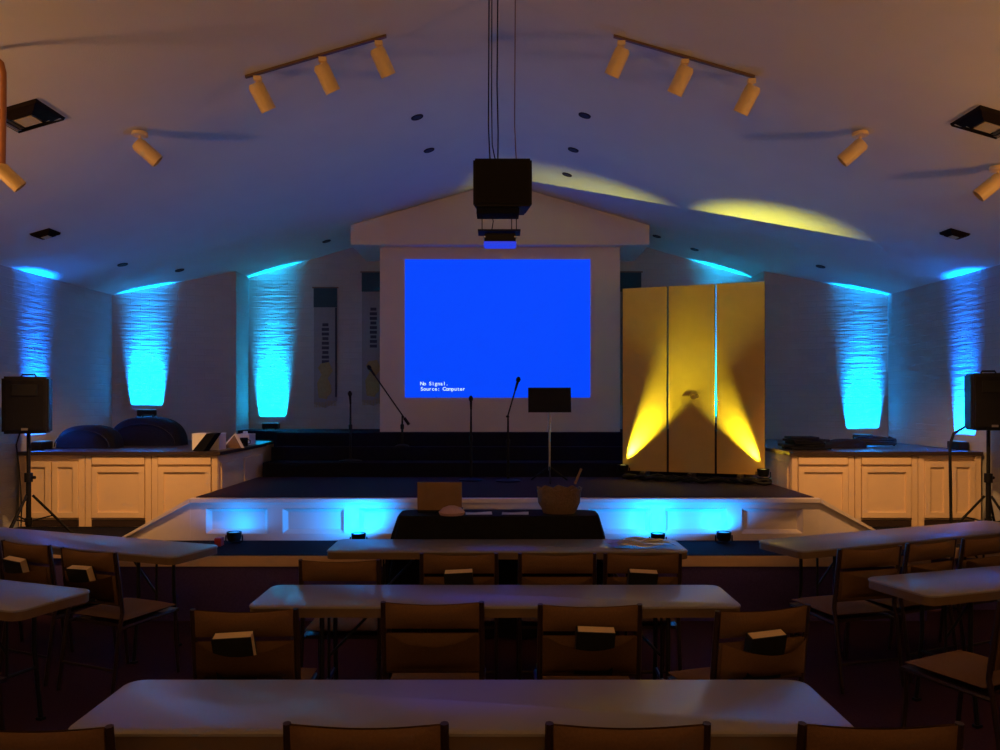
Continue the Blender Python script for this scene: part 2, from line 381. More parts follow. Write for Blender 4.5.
one('cable_bundle', 'dark bundle of cables lying along the foot of the gold screen', 'cables', heap, M_black, (P0.x-.02, P0.y-.22, SZ), gang, smooth=True)

# ------------------------------------------------------------------ light fixtures
def area(name, loc, direction, sx, sy, power, color, spread, parent=None):
    l = bpy.data.lights.new(name, 'AREA'); l.shape = 'RECTANGLE'; l.size = sx; l.size_y = sy; l.energy = power; l.color = color; l.spread = spread
    o = bpy.data.objects.new(name, l); COL.objects.link(o); o.location = loc
    o.rotation_euler = Vector(direction).to_track_quat('-Z', 'Y').to_euler(); return o
def spot(name, loc, direction, power, color, ang, blend, r=.03):
    l = bpy.data.lights.new(name, 'SPOT'); l.energy = power; l.color = color; l.spot_size = ang; l.spot_blend = blend; l.shadow_soft_size = r
    o = bpy.data.objects.new(name, l); COL.objects.link(o); o.location = loc
    o.rotation_euler = Vector(direction).to_track_quat('-Z', 'Y').to_euler(); return o
def point(name, loc, power, color, r=.1):
    l = bpy.data.lights.new(name, 'POINT'); l.energy = power; l.color = color; l.shadow_soft_size = r
    o = bpy.data.objects.new(name, l); COL.objects.link(o); o.location = loc; return o
def fixture_proto(lens):
    t = thing('uplight', 'x', 'stage light', (0, 0, 0))
    part('housing', lambda b: lathe(b, [(0, .022), (.045, .022), (.058, .045), (.062, .10), (.054, .10), (.050, .088), (0, .088)], seg=20), M_black, t, True)
    part('lens', lambda b: lathe(b, [(0, .094), (.048, .094), (.048, .089), (0, .089)], seg=20), lens, t)
    part('yoke', lambda b: tube(b, [(-.07, 0, .07), (-.072, 0, .02), (-.05, 0, .006), (.05, 0, .006), (.072, 0, .02), (.07, 0, .07)], .006, 6), M_black, t, True)
    return t
def bar_proto():
    t = thing('uplight', 'x', 'stage light', (0, 0, 0))
    part('housing', lambda b: vbox(b, (0, 0, .045), (.22, .10, .075), bev=.012), M_black, t)
    part('lens', lambda b: vbox(b, (0, 0, .0845), (.17, .06, .006)), M_lensb, t)
    part('foot', lambda b: [vbox(b, (sx*.08, 0, .004), (.03, .12, .008)) for sx in (-1, 1)], M_black, t)
    return t
CY = (0.0, 0.30, 1.0)
UP = [ # x, y, z(base), wall-normal towards the wall, label, power, colour
 (-4.62, 7.87, CT, (-1, 0, 0), 'black uplight washing the left side wall, behind the left speaker', 18, (0.0, .16, 1.0)),
 (4.62, 7.87, CT, (1, 0, 0), 'black uplight washing the right side wall, beside the right speaker', 18, (0.0, .16, 1.0)),
 (-4.31, 9.52, CT+.30, (-.40, .92, 0), 'black uplight on the left counter above the large black case', 26, CY),
 (4.405, 9.475, CT, (.40, .92, 0), 'black uplight on the right counter below the cyan column', 26, CY),
 (-3.06, 10.425, 1.37, (0, 1, 0), 'black uplight on the choir riser left of the banners', 26, (0.0, .42, .95)),
 (2.98, 10.425, 1.37, (0, 1, 0), 'black uplight behind the gold screen', 26, (0.0, .42, .95)),
]
pb = bar_proto()
for i, (x, y, z, n, lab, pw_, colr) in enumerate(UP):
    rz = math.atan2(n[1], n[0]) - PI/2
    o = pb if i == 0 else dup(pb, (0, 0, 0), 0)
    o.location = (x, y, z); o.rotation_euler = (0, 0, rz); o['label'] = lab; o['group'] = 'uplights along the walls'
    d = Vector((n[0]*.125, n[1]*.125, 1))
    area('uplight_beam', (x+n[0]*.038, y+n[1]*.038, z+.092), d, .34, .03, pw_*2.2, colr, math.radians(22))
    spot('uplight_halo', (x, y, z+.095), Vector((n[0]*.12, n[1]*.12, 1)), pw_*(2.6 if i < 2 else .9), colr, math.radians(50 if i < 2 else 70), 1.0, .04)
# little riser box under the raised left uplight
one('equipment_box', 'small black box under the left counter uplight', 'box', lambda b: vbox(b, (0, 0, .15), (.24, .20, .298), bev=.01), M_black, (-4.275, 9.43, CT), .41)

# small can lights at the foot of the stage front, shining on the white panels
fx = fixture_proto(M_lensb)
FR = [(-2.28, 6.69, 'round uplight with red tape at the far left of the stage front', 2.2, (0, .8, 1)),
      (-1.20, 6.62, 'round uplight left of the black draped table, brightest on the left', 9.0, (-.6, 1, .8)),
      (1.34, 6.62, 'round uplight right of the black draped table', 9.0, (-.1, 1, .8)),
      (1.92, 6.69, 'round uplight at the right of the stage front by the dim panel', 5.0, (-.3, .8, 1))]
for i, (x, y, lab, p, d) in enumerate(FR):
    o = fx if i == 0 else dup(fx, (0, 0, 0), 0)
    o.location = (x, y, PZ); o['label'] = lab; o['group'] = 'small uplights at the stage front'
    spot('stage_front_beam', (x, y, PZ+.115), d, p*(3.4 if p > 6 else 2.6), (0.0, .26, 1.0), math.radians(172), .5, .025)
one('power_box', 'small red box beside the far left stage-front uplight', 'box', lambda b: vbox(b, (0, 0, .035), (.06, .07, .07), bev=.008), M_red, (-2.37, 6.58, PZ))

# yellow spots at the foot of the gold screen
nrm = Vector((GD.y, -GD.x, 0)).normalized()      # towards the audience
yl = fixture_proto(M_lensy)
for i, (u, tx, lab) in enumerate([(.02, .50, 'yellow spotlight at the left foot of the gold screen'), (.985, .50, 'yellow spotlight at the right foot of the gold screen')]):
    base = P0 + GD*u + nrm*.08
    o = yl if i == 0 else dup(yl, (0, 0, 0), 0)
    o.location = (base.x, base.y, SZ+.055); o['label'] = lab; o['group'] = 'yellow spotlights'; o.rotation_euler = (0, 0, gang)
    tgt = P0 + GD*(.44 if i == 0 else .53) + nrm*-.07 + Vector((0, 0, SZ+1.22))
    src = Vector((base.x, base.y, SZ+.165)) - nrm*.025
    spot('yellow_beam', src, tgt-src, 620 if i == 0 else 420, (1.0, .97, .07), math.radians(37 if i == 0 else 34), 1.0, .02)

# ------------------------------------------------------------------ stage gear
def mic_stand(loc, h, boom, label, topdx=0, R=.13):
    t = thing('microphone_stand', label, 'microphone stand', loc)
    part('base', lambda b: lathe(b, [(0, 0), (R, 0), (R, .012), (.05, .025), (.015, .03), (0, .03)], seg=24), M_black, t, True)
    part('pole', lambda b: tube(b, [(0, 0, .02), (0, 0, h*.55), (0, 0, h)], [.013, .013, .009], 8), M_black, t, True)
    part('clutch', lambda b: lathe(b, [(0, 0), (.02, 0), (.022, .05), (.015, .06), (0, .06)], (0, 0, h*.55), 12), M_black, t, True)
    if boom:
        dx, dz, L0 = boom; d = Vector((dx, 0, dz)); 
        part('boom_arm', lambda b: tube(b, [Vector((0, 0, h))-d*L0, Vector((0, 0, h))+d], .008, 8), M_black, t, True)
        part('counterweight', lambda b: tube(b, [Vector((0, 0, h))-d*L0, Vector((0, 0, h))-d*(L0*.3)], .018, 8), M_black, t, True)
        end = Vector((0, 0, h))+d; dd = d.normalized()
    else:
        end = Vector((0, 0, h)); dd = Vector((topdx, -.3, 1)).normalized()
    part('microphone', lambda b: (tube(b, [end, end+dd*.10], [.011, .015], 10), tube(b, [end+dd*.10, end+dd*.125, end+dd*.15], [.022, .025, .012], 12)), M_grille, t, True)
    return t
mic_stand((-1.71, 8.92, 1.057), .66, None, 'straight microphone stand on the steps in front of the banners')
mic_stand((-1.15, 9.175, 1.213), .37, (-.32, .46, .25), 'boom microphone stand leaning left in front of the screen wall', R=.08)
mic_stand((-.31, 8.35, SZ), .76, None, 'thin straight microphone stand below the middle of the blue screen')
mic_stand((.085, 8.25, SZ), .70, (.075, .26, .1), 'microphone stand leaning right beside the music stand')
ms = thing('music_stand', 'black music stand with wide desk in front of the blue screen', 'music stand', (.52, 8.2, SZ))
part('desk', lambda b: (vbox(b, (0, -.02, .865), (.45, .012, .255), Matrix.Rotation(-.2, 3, 'X'), bev=.004), vbox(b, (0, -.035, .735), (.45, .05, .01))), M_black, ms)
part('pole', lambda b: tube(b, [(0, 0, .12), (0, 0, .80)], .012, 10), M_metal, ms, True, label='grey pole')
for k in range(3):
    a = k*2*PI/3+.5
    part('leg', lambda b: tube(b, [(0, 0, .16), (.22*math.cos(a), .22*math.sin(a), .010)], .009, 8), M_black, ms, True)

# speakers on stands
def speaker(loc, rz, label, light_front):
    t = thing('loudspeaker', label, 'speaker', loc, rz, 'loudspeakers on tripod stands')
    W, H, D = .36, .50, .32
    def body(b):
        prism(b, [(-W/2, -D/2+.01, 0), (W/2, -D/2+.01, 0), (W/2, .05, 0), (W*.32, D/2, 0), (-W*.32, D/2, 0), (-W/2, .05, 0)], (0, 0, H))
        bmesh.ops.bevel(b, geom=list(b.edges), offset=.018, segments=2, affect='EDGES')
    part('cabinet', body, M_black, t)
    part('grille', lambda b: vbox(b, (0, -D/2+.006, H/2), (W-.06, .014, H-.06), bev=.006), M_grille, t)
    part('horn', lambda b: vbox(b, (0, -D/2-.002, H*.76), (W*.55, .012, H*.2), bev=.004), M_black, t)
    part('badge', lambda b: vbox(b, (.0, -D/2-.003, H*.08), (.05, .004, .02)), M_metal, t)
    part('handle', lambda b: tube(b, [(-.06, 0, H-.003), (-.05, 0, H+.02), (.05, 0, H+.02), (.06, 0, H-.003)], .008, 8), M_black, t, True)
    return t
def stand(loc, H, label, rz):
    t = thing('speaker_stand', label, 'speaker stand', loc, rz, 'tripod speaker stands')
    part('pole', lambda b: tube(b, [(0, 0, .10), (0, 0, .55), (0, 0, .551), (0, 0, H)], [.021, .021, .016, .016], 12), M_black, t, True)
    part('collar', lambda b: lathe(b, [(0, 0), (.034, 0), (.034, .08), (0, .08)], (0, 0, .50), 14), M_black, t, True)
    part('knob', lambda b: tube(b, [(.03, 0, .54), (.06, 0, .54)], .014, 10), M_black, t, True)
    part('lower_collar', lambda b: lathe(b, [(0, 0), (.03, 0), (.03, .06), (0, .06)], (0, 0, .12), 14), M_black, t, True)
    for k in range(3):
        a = k*2*PI/3+PI/6; c, s = math.cos(a), math.sin(a)
        part('leg', lambda b: (tube(b, [(c*.03, s*.03, .38), (c*.34, s*.34, .014)], .011, 8), tube(b, [(c*.02, s*.02, .15), (c*.19, s*.19, .19)], .007, 6)), M_black, t, True)
        part('rubber_foot', lambda b: tube(b, [(c*.325, s*.325, .030), (c*.35, s*.35, .020)], .016, 8), M_black, t, True)
    return t
stand((-4.20, 6.95, PZ), .93, 'black tripod stand under the left loudspeaker', 0)
speaker((-4.20, 6.95, PZ+.935), .35, 'black loudspeaker on the tripod at the left wall', True)
stand((4.32, 6.90, PZ), .96, 'black tripod stand under the right loudspeaker', .3)
speaker((4.32, 6.90, PZ+.965), -.25, 'black loudspeaker on the tripod at the right wall', False)
def drape(b):
    tube(b, [(4.21, 6.99, 1.545), (4.06, 6.98, 1.46), (4.02, 6.97, 1.36), (4.02, 6.96, 1.0), (4.02, 6.95, .62), (4.06, 6.90, .545), (4.18, 6.75, .542)], .013, 8)
one('speaker_cable', 'grey-black cable hanging from the right loudspeaker to the platform', 'cable', drape, M_black, smooth=True)
one('speaker_cable', 'thin cable hanging beside the left speaker stand', 'cable', lambda b: tube(b, [(-4.28, 6.97, 1.50), (-4.31, 6.95, 1.36), (-4.28, 6.95, 1.1), (-4.25, 6.93, .8), (-4.26, 6.93, .545)], .006, 8), M_black, smooth=True)

# hanging speaker and projector
HY = 5.0
hb = thing('hanging_loudspeaker', 'black loudspeaker cluster hanging from the ridge above the projector', 'speaker', (.016, HY, 2.975))
def hbody(b):
    prism(b, [(-.186, -.12, 0), (.186, -.12, 0), (.15, .14, 0), (-.15, .14, 0)], (0, 0, .30)); bmesh.ops.bevel(b, geom=list(b.edges), offset=.012, segments=2, affect='EDGES')
part('cabinet', hbody, M_black, hb)
part('grille', lambda b: vbox(b, (0, -.122, .15), (.34, .010, .27), bev=.004), M_grille, hb)
part('lower_bracket', lambda b: vbox(b, (-.03, 0, -.018), (.27, .16, .04), bev=.004), M_navycase, hb)
for x in (-.078, .09):
    part('hanging_cable', lambda b: tube(b, [(x, 0, .295), (x-.006, .0, .40), (x-.012, 0, .55), (x-.008, 0, RZ-2.975-.01)], .004 if x > 0 else .005, 6), M_rail if x > 0 else M_black, hb, True)
part('hanging_cable', lambda b: tube(b, [(-.03, 0, .295), (-.028, 0, .50), (-.035, 0, .80), (-.03, 0, RZ-2.975-.01)], .005, 6), M_black, hb, True)
part('hanging_cable', lambda b: tube(b, [(-.03, 0, .295), (-.05, 0, .34), (-.066, 0, .42), (-.07, 0, .7), (-.068, 0, RZ-2.975-.01)], .004, 6), M_black, hb, True)
pj = thing('ceiling_projector', 'small projector on a wire cradle below the hanging loudspeaker', 'projector', (0, HY, 2.735))
part('body', lambda b: vbox(b, (0, 0, .05), (.20, .18, .055), bev=.01), M_black, pj)
part('lens', lambda b: lathe(b, [(0, 0), (.028, 0), (.028, .03), (0, .03)], (0, .088, .05), 16, Matrix.Rotation(-PI/2, 3, 'X')), M_projglow, pj)
part('underside_panel', lambda b: vbox(b, (0, 0, .018), (.205, .18, .012)), M_projglow, pj, label='blue glowing underside')
for sx in (-1, 1): part('side_light', lambda b: lathe(b, [(0, 0), (.010, .004), (.010, .012), (0, .014)], (sx*.098, -.085, .045), 10), M_metal, pj)
part('cradle_plate', lambda b: vbox(b, (-.005, 0, .098), (.27, .16, .010)), M_black, pj)
for x in (-.115, -.055, .075, .105):
    part('cradle_wire', lambda b: tube(b, [(x, 0, .10), (x+(.012 if x == -.055 else 0), 0, .17), (x, 0, .222)], .0035, 6), M_black, pj, True)

# ------------------------------------------------------------------ ceiling fixtures
def head(b, c, d, L=.175, r=.052):
    R = aim(d); lathe(b, [(0, -.01), (r*.75, -.01), (r, .01), (r, L), (r*.86, L), (r*.84, .05), (0, .05)], c, 20, R)
def track_head(x, y, zc, s, label, d=None):
    t = thing('track_spotlight', label, 'spotlight', (x, y, zc), 0, 'cream ceiling spotlights')
    dd = Vector(d or (s*.38, .42, -.82)).normalized()
    part('mount', lambda b: (vbox(b, (0, 0, -.017), (.05, .035, .03)), tube(b, [(0, 0, -.03), (0, 0, -.07)], .008, 8)), M_lamp, t)
    part('lamp_housing', lambda b: head(b, Vector((0, 0, -.085))-dd*.03, dd), M_lamp, t, True)
    part('baffle', lambda b: lathe(b, [(0, 0), (.043, 0), (.043, .004), (0, .004)], Vector((0, 0, -.085))+dd*.05, 16, aim(dd)), M_can, t)
TY = 5.15
for s, xs, nm in ((-1, (-.80, -1.17, -1.60), 'left'), (1, (.80, 1.22, 1.66), 'right')):
    a, c = s*.75, s*1.68
    z0, z1 = cz(a), cz(c)
    one('track_rail', f'thin dark track on the {nm} ceiling slope', 'track rail',
        lambda b: prism(b, [(a, TY-.012, z0-.002), (c, TY-.012, z1-.002), (c, TY-.012, z1-.018), (a, TY-.012, z0-.018)], (0, .024, 0)), M_rail)
    for k, x in enumerate(xs):
        track_head(x, TY, cz(x)-.028, -s, f'cream spotlight, {("nearest the ridge", "middle one", "outermost")[k]} of three on the {nm} track')
for s, nm in ((-1, 'left'), (1, 'right')):
    for x, y, w in ((2.54, 5.50, 'beyond the track end'), (3.46, 5.42, 'nearest the wall') if s > 0 else (2.54, 5.5, '')):
        if not w: continue
        c = s*x
        t = thing('ceiling_spotlight', f'cream spotlight on the {nm} ceiling slope {w}', 'spotlight', (c, y, cz(x)), 0, 'cream ceiling spotlights')
        dd = Vector((-s*.68, .30, -.62)).normalized()
        part('canopy', lambda b: lathe(b, [(0, 0), (.055, -.004), (.055, -.03), (0, -.03)], (0, 0, -.002), 16), M_lamp, t, True)
        part('stem', lambda b: tube(b, [(0, 0, -.02), (0, 0, -.10)], .008, 8), M_lamp, t, True)
        part('lamp_housing', lambda b: head(b, Vector((0, 0, -.10))-dd*.02, dd), M_lamp, t, True)
# conduit with spotlight at the far left
t = thing('conduit_spotlight', 'copper-coloured conduit dropping to a cream spotlight at the far left', 'spotlight', (-2.61, 4.10, 2.98))
part('conduit', lambda b: tube(b, [(-.30, 0, .60), (-.12, 0, .60), (-.05, 0, .585), (-.012, 0, .55), (0, 0, .50), (0, 0, .30), (-.005, 0, .02)], .015, 10), M_rust, t, True)
part('ceiling_clip', lambda b: vbox(b, (-.25, 0, .595), (.05, .05, .05)), M_rust, t)
part('lamp_housing', lambda b: head(b, Vector((-.02, 0, 0)), (.55, .35, -.62), .13, .04), M_lamp, t, True)
# vents
def vent(x, y, w, label, small=False):
    rz = math.atan(SL)*(1 if x < 0 else -1)
    t = thing('ceiling_vent', label, 'vent', (x, y, cz(x)-.001), 0, None); t.rotation_euler = (0, -rz, 0)
    def ring(b, a, c, z0, z1):
        A = [(-a, -a, z0), (a, -a, z0), (a, a, z0), (-a, a, z0)]; B = [(-c, -c, z1), (c, -c, z1), (c, c, z1), (-c, c, z1)]
        va = [b.verts.new(p) for p in A]; vb = [b.verts.new(p) for p in B]
        F = [b.faces.new((va[i], va[(i+1) % 4], vb[(i+1) % 4], vb[i])) for i in range(4)]
        bmesh.ops.solidify(b, geom=F, thickness=.003)
    part('frame', lambda b: (ring(b, w, w*.93, -.001, -.02), ring(b, w*.86, w*.60, -.004, -.035)), M_vent, t)
    part('louvre', lambda b: ring(b, w*.66, w*.42, -.006, -.04), M_vent, t)
    part('centre_plate', lambda b: vbox(b, (0, 0, -.040), (w*.70, w*.70, .004)), M_ventc, t)
    return t
vent(-2.95, 4.86, .16, 'square dark ceiling vent on the upper left beside the copper conduit')
vent(3.06, 4.88, .16, 'square dark ceiling vent at the upper right edge')
vent(-4.0, 6.86, .09, 'small flat ceiling vent above the left side wall')
vent(4.0, 6.86, .09, 'small flat ceiling vent above the right side wall')
# recessed cans
CANS = [(-.71, 6.68, 'left of the hanging speaker, nearest the camera'), (-.69, 7.58, 'left of the hanging speaker, nearer the gable'),
        (.72, 6.63, 'right of the hanging speaker, nearest the camera'), (.71, 7.55, 'right of the hanging speaker, middle'), (.72, 8.37, 'right of the hanging speaker, nearest the gable'),
        (-4.05, 8.37, 'above the left counter near the side wall'), (-3.78, 9.2, 'above the left splayed brick wall'), (-2.18, 9.8, 'in front of the left wall banners'),
        (3.72, 9.05, 'above the right splayed brick wall'), (1.97, 9.8, 'beside the right end of the gable'), (2.47, 9.9, 'above the gold screen')]
proto = None
for x, y, w in CANS:
    rot = (0, -math.atan(SL)*(1 if x < 0 else -1), 0)
    if proto is None:
        proto = thing('recessed_can_light', '', 'ceiling light', (0, 0, 0))
        part('trim_ring', lambda b: lathe(b, [(.042, 0), (.055, 0), (.053, -.008), (.040, -.006), (.042, 0)], seg=20), M_vent, proto, True)
        part('baffle', lambda b: lathe(b, [(0, -.001), (.042, -.001), (.042, -.005), (0, -.005)], seg=20), M_can, proto)
        o = proto
    else: o = dup(proto, (0, 0, 0), 0)
    o.location = (x, y, cz(x)-.0005); o.rotation_euler = rot
    o['label'] = 'unlit recessed ceiling light '+w; o['group'] = 'recessed can lights'

# ------------------------------------------------------------------ folding tables
TL, TW, TH = 2.46, .46, .74
def make_table():
    t = thing('folding_table', '', 'table', (0, 0, 0))
    def outline(L, W, r, n=6):
        P = []
        for cx, cy, a0 in ((L/2-r, W/2-r, 0), (-L/2+r, W/2-r, PI/2), (-L/2+r, -W/2+r, PI), (L/2-r, -W/2+r, 1.5*PI)):
            for k in range(n+1): a = a0+k*PI/2/n; P.append((cx+r*math.cos(a), cy+r*math.sin(a)))
        return P
    def top(b):
        A = outline(TL, TW, .06); rings = []
        for f, z in ((1, TH-.012), (.998, TH-.004), (.990, TH)):
            rings.append([b.verts.new((x*(1-(1-f)*.5), y*(1-(1-f)*2.5), z)) for x, y in A])
        b.faces.new(rings[2]); b.faces.new(rings[0][::-1])
        for R0, R1 in zip(rings, rings[1:]):
            for i in range(len(A)): j = (i+1) % len(A); b.faces.new((R0[i], R0[j], R1[j], R1[i]))
    part('tabletop', top, M_table, t, True)
    def skirt(b):
        A = outline(TL-.008, TW-.008, .057); B = outline(TL-.05, TW-.05, .04)
        a = [b.verts.new((x, y, TH-.0125)) for x, y in A]; a2 = [b.verts.new((x, y, TH-.056)) for x, y in A]
        c = [b.verts.new((x, y, TH-.0125)) for x, y in B]; c2 = [b.verts.new((x, y, TH-.056)) for x, y in B]
        n = len(A)
        for i in range(n):
            j = (i+1) % n
            for q in ((a, a2), (a2, c2), (c2, c), (c, a)): b.faces.new((q[0][i], q[0][j], q[1][j], q[1][i]))
    part('skirt', skirt, M_tedge, t, True)
    for s in (-1, 1):
        x = s*(TL/2-.36)
        def leg(b):
            for sy in (-1, 1): tube(b, [(x, sy*.16, TH-.045), (x, sy*.16, .40), (x+s*.0, sy*.20, 0.012)], .0125, 8)
            tube(b, [(x, -.17, .30), (x, .17, .30)], .010, 8); tube(b, [(x, -.17, TH-.05), (x, .17, TH-.05)], .0125, 8)
            for sy in (-1, 1): vbox(b, (x, sy*.20, .008), (.04, .03, .016))
        L = part('leg', leg, M_tleg, t, True)
        part('folding_brace', lambda b: tube(b, [(x, 0, .42), (x-s*.26, 0, TH-.05)], .008, 8), M_tleg, L, True)
        part('centre_strut', lambda b: tube(b, [(x, 0, .30), (x, 0, TH-.05)], .008, 8), M_tleg, L, True)
    return t
tb = make_table()
def from_end(tip, ang, s):   # centre of a table whose far corner nearest the aisle is `tip`; s=+1 table runs to the right
    u = Vector((math.cos(ang)*s, math.sin(abs(ang)))); v = Vector((s*math.sin(abs(ang)), -math.cos(ang)))
    c = Vector(tip)+u*TL/2+v*TW/2; return (c.x, c.y)
TB = [((-.12, 2.62), 0, 'nearest white folding table in the middle column, front of the photo'),
      ((-.025, 4.08), 0, 'second white folding table in the middle column'),
      ((.05, 5.49), 0, 'third white folding table, in front of the black draped table'),
      (from_end((-1.96, 5.49), math.radians(20.6), -1), -math.radians(20.6), 'angled left folding table nearest the stage'),
      (from_end((-2.18, 4.20), math.radians(20), -1), -math.radians(20), 'angled left folding table, second from the stage, cut by the photo edge'),
      (from_end((1.86, 5.68), math.radians(22.5), 1), math.radians(22.5), 'angled right folding table nearest the stage'),
      (from_end((2.09, 4.49), math.radians(18), 1), math.radians(18), 'angled right folding table, second from the stage, cut by the photo edge')]
for i, (c, a, lab) in enumerate(TB):
    o = tb if i == 0 else dup(tb, (0, 0, 0), 0)
    o.location = (c[0], c[1], 0); o.rotation_euler = (0, 0, a); o['label'] = lab; o['group'] = 'white folding tables'

# ------------------------------------------------------------------ chairs
CHH = .87
def make_chair():
    t = thing('stacking_chair', '', 'chair', (0, 0, 0))
    W = .46
    part('seat', lambda b: grid_cushion(b, 0, .0, .445, .43, .40, .055), M_fab, t, True)
    part('seat_frame', lambda b: (vbox(b, (0, .02, .405), (.42, .42, .02)), ), M_frame, t)
    for s in (-1, 1):
        x = s*(W/2-.012)
        part('rear_post', lambda b: tube(b, [(x, -.30, 0.006), (x, -.245, .40), (x, -.225, .50), (x, -.255, .72), (x, -.275, CHH-.005)], [.012, .012, .013, .014, .012], 8), M_frame, t, True)
        part('front_leg', lambda b: tube(b, [(x, .215, 0.006), (x, .19, .25), (x, .185, .41), (x, -.235, .405)], .012, 8), M_frame, t, True)
    part('stretcher', lambda b: tube(b, [(-W/2+.02, -.275, .17), (W/2-.02, -.275, .17)], .009, 8), M_frame, t, True)
    def pad(b):
        def f(side):
            def g(u, v):
                x = (u-.5)*.415; z = .745+v*.118
                y = -.262-(z-.72)*.12
                e = (1-abs(2*u-1)**6)*(1-abs(2*v-1)**2.5)
                zz = z-.012*math.sin(PI*u)*(1 if v > .5 else 0)*(v-.5)*2
                return Vector((x, y+side*(.006+.022*e), zz))
            return g
        grid(b, f(1), 14, 8); grid(b, f(-1), 14, 8); bmesh.ops.remove_doubles(b, verts=b.verts[:], dist=.0001)
    part('top_cushion', pad, M_fab, t, True)
    def back(b):
        def f(side):
            def g(u, v):
                x = (u-.5)*.415; z = .54+v*.182
                y = -.232-(z-.50)*.13
                e = (1-abs(2*u-1)**6)*(1-abs(2*v-1)**4)
                return Vector((x, y+side*(.006+.008*e), z))
            return g
        grid(b, f(1), 12, 8); grid(b, f(-1), 12, 8)
    part('backrest', back, M_fab, t, True)
    def pocket(b):
        def g(u, v):
            x = (u-.5)*.405; c = 1-(2*u-1)**2
            top = .728-.036*c; z = .565+v*(top-.565)
            y = -.262-(z-.55)*.12-.095*c*(v**.4)-.004
            return Vector((x, y, z))
        grid(b, g, 16, 6, .004)
    part('book_pocket', pocket, M_fab2, t, True)
    part('lower_rail', lambda b: tube(b, [(-W/2+.02, -.236, .545), (W/2-.02, -.236, .545)], .009, 8), M_frame, t, True)
    return t
def grid_cushion(b, cx, cy, z0, w, d, h):
    def f(side):
        def g(u, v):
            x = cx+(u-.5)*w; y = cy+(v-.5)*d
            e = (1-abs(2*u-1)**5)*(1-abs(2*v-1)**5)
            return Vector((x, y, z0+side*(.002+h*.5*e)-.0))
        return g
    grid(b, f(1), 14, 14); grid(b, f(-1), 14, 14); bmesh.ops.remove_doubles(b, verts=b.verts[:], dist=.0001)
ch = make_chair()
R_ = math.radians
# back-rest position (x, y), facing angle (0 = towards the stage, + = turned to its left), label, book
CH = [(-1.29, 2.14, 0, 'tan chair at the front table, leftmost, only its top showing', 0, 'front'),
      (-.372, 2.16, 0, 'tan chair at the front table, second from left, only its top showing', 0, 'front'),
      (.355, 2.16, 0, 'tan chair at the front table, third from left, only its top showing', 0, 'front'),
      (1.055, 2.16, 0, 'tan chair at the front table, rightmost, only its top showing', 0, 'front'),
      (-1.095, 3.34, 2, 'tan chair with hymnal in its pocket, left end of the second table', 1, 'second'),
      (-.30, 3.46, 0, 'tan chair with no book, second from left at the second table', 0, 'second'),
      (.395, 3.42, 0, 'tan chair with hymnal in its pocket, third from left at the second table', 1, 'second'),
      (1.135, 3.36, 14, 'tan chair with hymnal turned slightly left, right end of the second table', 1, 'second'),
      (-.90, 4.37, 0, 'tan chair with no book, left end of the third table', 0, 'third'),
      (-.24, 4.56, 0, 'tan chair with hymnal, second from left at the third table', 1, 'third'),
      (.335, 4.56, 0, 'tan chair with no book, third from left at the third table', 0, 'third'),
      (.835, 4.56, 0, 'tan chair with hymnal, right end of the third table', 1, 'third'),
      (-2.46, 4.66, -22, 'tan chair with white-framed book, aisle end of the angled left table', 1, 'left'),
      (-2.98, 4.90, -24, 'tan chair with book, second from the aisle at the angled left table', 1, 'left'),
      (-3.46, 5.14, -22, 'tan chair at the left photo edge beside the angled left table', 0, 'left'),
      (-2.76, 3.38, -20, 'tan chair at the lower left photo edge, mostly cut off', 0, 'left'),
      (2.25, 4.74, 15, 'tan chair at the aisle end of the angled right table', 0, 'right'),
      (2.74, 4.95, 24, 'tan chair second from the aisle at the angled right table', 0, 'right'),
      (3.19, 5.12, 24, 'tan chair third from the aisle at the angled right table, by the photo edge', 0, 'right'),
      (2.43, 3.58, 26, 'tan chair at the lower right photo edge with its seat showing', 0, 'right')]
GRP = {'front': 'chairs at the nearest table', 'second': 'chairs at the second table', 'third': 'chairs at the third table', 'left': 'chairs at the angled left tables', 'right': 'chairs at the angled right tables'}
books = []
for i, (x, y, a, lab, bk, g) in enumerate(CH):
    a = R_(a); o = ch if i == 0 else dup(ch, (0, 0, 0), 0)
    f = Vector((-math.sin(a), math.cos(a)))
    loc = Vector((x, y))+f*.275
    o.location = (loc.x, loc.y, 0); o.rotation_euler = (0, 0, a); o['label'] = lab; o['group'] = GRP[g]
    if bk: books.append((loc.x, loc.y, a, lab))
def make_book():
    t = thing('hymnal', '', 'book', (0, 0, 0))
    part('cover', lambda b: (vbox(b, (0, -.023, .105), (.165, .004, .21)), vbox(b, (0, .023, .105), (.165, .004, .21)), vbox(b, (-.081, 0, .105), (.004, .046, .21))), M_cover, t)
    part('pages', lambda b: vbox(b, (.002, 0, .107), (.157, .041, .206)), M_page, t)
    return t
bkp = make_book()
BL = ['black hymnal in the chair at the left end of the second table', 'black hymnal in the third chair at the second table', 'black hymnal in the turned chair at the right end of the second table',
      'black hymnal in the second chair at the third table', 'black hymnal in the right-end chair at the third table',
      'dark book in the aisle-end chair of the angled left table', 'book in the second chair of the angled left table']
for i, (x, y, a, lab) in enumerate(books):
    o = bkp if i == 0 else dup(bkp, (0, 0, 0), 0)
    off = Vector((.01 if i % 2 else -.02, -.280)); off.rotate(Matrix.Rotation(a, 2)) if False else None
    ox = off.x*math.cos(a)-off.y*math.sin(a); oy = off.x*math.sin(a)+off.y*math.cos(a)
    o.location = (x+ox, y+oy, .573)
    o.rotation_euler = (R_(17), R_((-3, 2, -2, -3, 3, -2, 3)[i]), a); o['label'] = BL[i]; o['group'] = 'hymnals in chair pockets'

